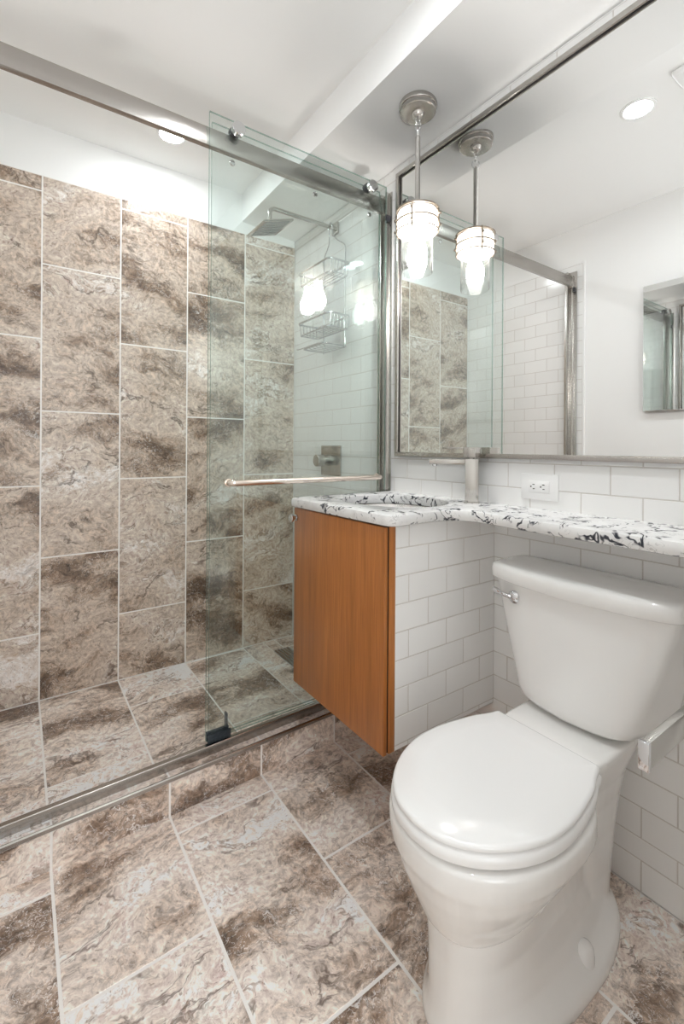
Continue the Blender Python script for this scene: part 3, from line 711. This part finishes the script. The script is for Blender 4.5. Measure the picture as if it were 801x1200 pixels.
ring_loft(bm, [outline(grow=-.004, z=.4425), outline(grow=0, z=.4450), outline(grow=.0005, z=.4500), outline(grow=-.002, z=.4535), outline(grow=-.007, z=.4555), mid(outline(grow=-.007), .86, .4585), mid(outline(grow=-.007), .80, .4605), mid(outline(grow=-.007), .74, .4612), mid(outline(grow=-.007), .4, .4622), mid(outline(grow=-.007), .05, .4624)])
fixn(bm); link('lid', bm, M['seat'], 45, t)
bm = NB()
def inner(z, f=1.0):
    n = len(o0); ps = outline(); c_ = Vector((-.50, TY, 0)); r_ = []
    for p in ps:
        d = Vector((p.x, p.y, 0))-c_; a = math.atan2(d.y/.11, d.x/.14); r_.append(Vector((c_.x+.145*f*math.cos(a), c_.y+.115*f*math.sin(a), z)))
    return r_
rg = [inner(.416), outline(grow=-.002, z=.416), outline(grow=.003, z=.419), outline(grow=.004, z=.427), outline(grow=.003, z=.435), outline(grow=-.003, z=.4405), inner(.4405), inner(.4405, .98), inner(.416, .98), inner(.416)]
ring_loft(bm, rg, False, False); bmesh.ops.remove_doubles(bm, verts=bm.verts, dist=1e-6); fixn(bm)
link('seat_ring', bm, M['seat'], 45, t)
for s in (1, -1):
    bm = NB(); box(bm, -.312, -.2885, TY+s*.075-.014, TY+s*.075+.014, .4405, .4440, .001, 2); link('hinge', bm, M['seat'], 40, t)
# tank
def tank_sec(z, hw, xc, bow, xb=-.022, n=96, e=9., hb=None):
    ps = []
    for k in range(n):
        a = 2*PI*k/n; c_, s_ = math.cos(a), math.sin(a)
        xm = (xc+bow+xb)/2; r_ = (xb-xc-bow)/2
        y = hw*math.copysign(abs(s_)**(2/e), s_); x = xm+r_*math.copysign(abs(c_)**(2/e), c_)
        f = max(0., min(1., (xb-x)/(xb-xc-bow)))
        x -= bow*(1-(y/hw)**2)*f
        if hb: y *= 1+(hb/hw-1)*(1-f)**1.3
        ps.append(Vector((x, TY+.002+y, z)))
    return ps
bm = NB()
ring_loft(bm, [tank_sec(z, hw, xc, bow, xb_, 96, 9., hb) for z, hw, xc, bow, xb_, hb in [(.4565, .098, -.195, .024, -.03, .165), (.460, .120, -.205, .024, -.026, .18), (.470, .136, -.212, .026, -.024, .188), (.49, .1465, -.214, .028, -.022, .192), (.515, .153, -.213, .030, -.022, .196), (.56, .169, -.211, .032, -.022, .203), (.64, .195, -.208, .034, -.022, .214), (.72, .218, -.206, .036, -.022, .224), (.7615, .227, -.204, .036, -.022, .228)]])
fixn(bm); tk = link('tank', bm, M['porcelain'], 50, t)
bm = NB()
ring_loft(bm, [tank_sec(*a) for a in [(.7595, .228, -.207, .037, -.018), (.7600, .236, -.219, .039, -.015), (.764, .2385, -.222, .039, -.014), (.788, .2385, -.221, .039, -.014), (.796, .2365, -.218, .039, -.016), (.8005, .231, -.212, .038, -.02), (.8025, .222, -.203, .036, -.026), (.8035, .16, -.16, .03, -.06), (.8036, .05, -.12, .01, -.1)]])
fixn(bm); link('tank_lid', bm, M['porcelain'], 50, t)
bm = NB(); ly, lz = .752, .722
lx = -.2055+.036*((ly-TY-.002)/.2185)**2
tube(bm, [(lx+.002, ly, lz), (lx-.005, ly, lz), (lx-.0055, ly, lz), (lx-.010, ly, lz), (lx-.012, ly, lz), (lx-.013, ly, lz)], [.017, .017, .0165, .013, .009, .002], 28)
lv = link('flush_handle', bm, M['chrome'], 35, t)
bm = NB(); tube(bm, smooth_path([(lx-.010, ly+.004, lz), (lx-.014, ly+.022, lz+.003), (lx-.012, ly+.042, lz+.006), (lx-.008, ly+.064, lz+.008)], 4), [.006]*4+[.0062]*4+[.0075]*4+[.005], 12); link('lever', bm, M['chrome'], 50, lv)
for s in (-1, 1):
    bm = NB(); lathe(bm, [(.0005, .078), (.008, .0775), (.0145, .074), (.0185, .066), (.020, .054), (.020, .018)], (0, 0, 0), 24); bm.transform(Matrix.Translation((-.312, TY+s*.107, 0)) @ Matrix.Diagonal((1.05, .95, 1, 1)))
    link('bolt_cap', bm, M['seat'], 60, t)
# ------------------------------------------------------------------ bar holder on the near partition
t = thing('paper_holder', (-.56, .17, .755), 'square chrome bar of a toilet paper holder at the right edge of the photo', 'paper holder')
by, bz = .247, .750
bm = NB(); box(bm, -.668, -.455, by-.005, by+.005, bz-.0165, bz+.0165, .0008); br = link('bar', bm, M['satin'], 30, t)
bm = NB(); box(bm, -.6745, -.6675, by-.0062, by+.0062, bz-.0172, bz+.0178, .0008); link('end_cap', bm, M['chrome'], 30, br)
bm = NB(); box(bm, -.485, -.455, .176, by-.0052, bz-.0165, bz+.0165, .001); box(bm, -.495, -.445, .1702, .1765, bz-.025, bz+.025, .001); link('wall_post', bm, M['satin'], 30, t)
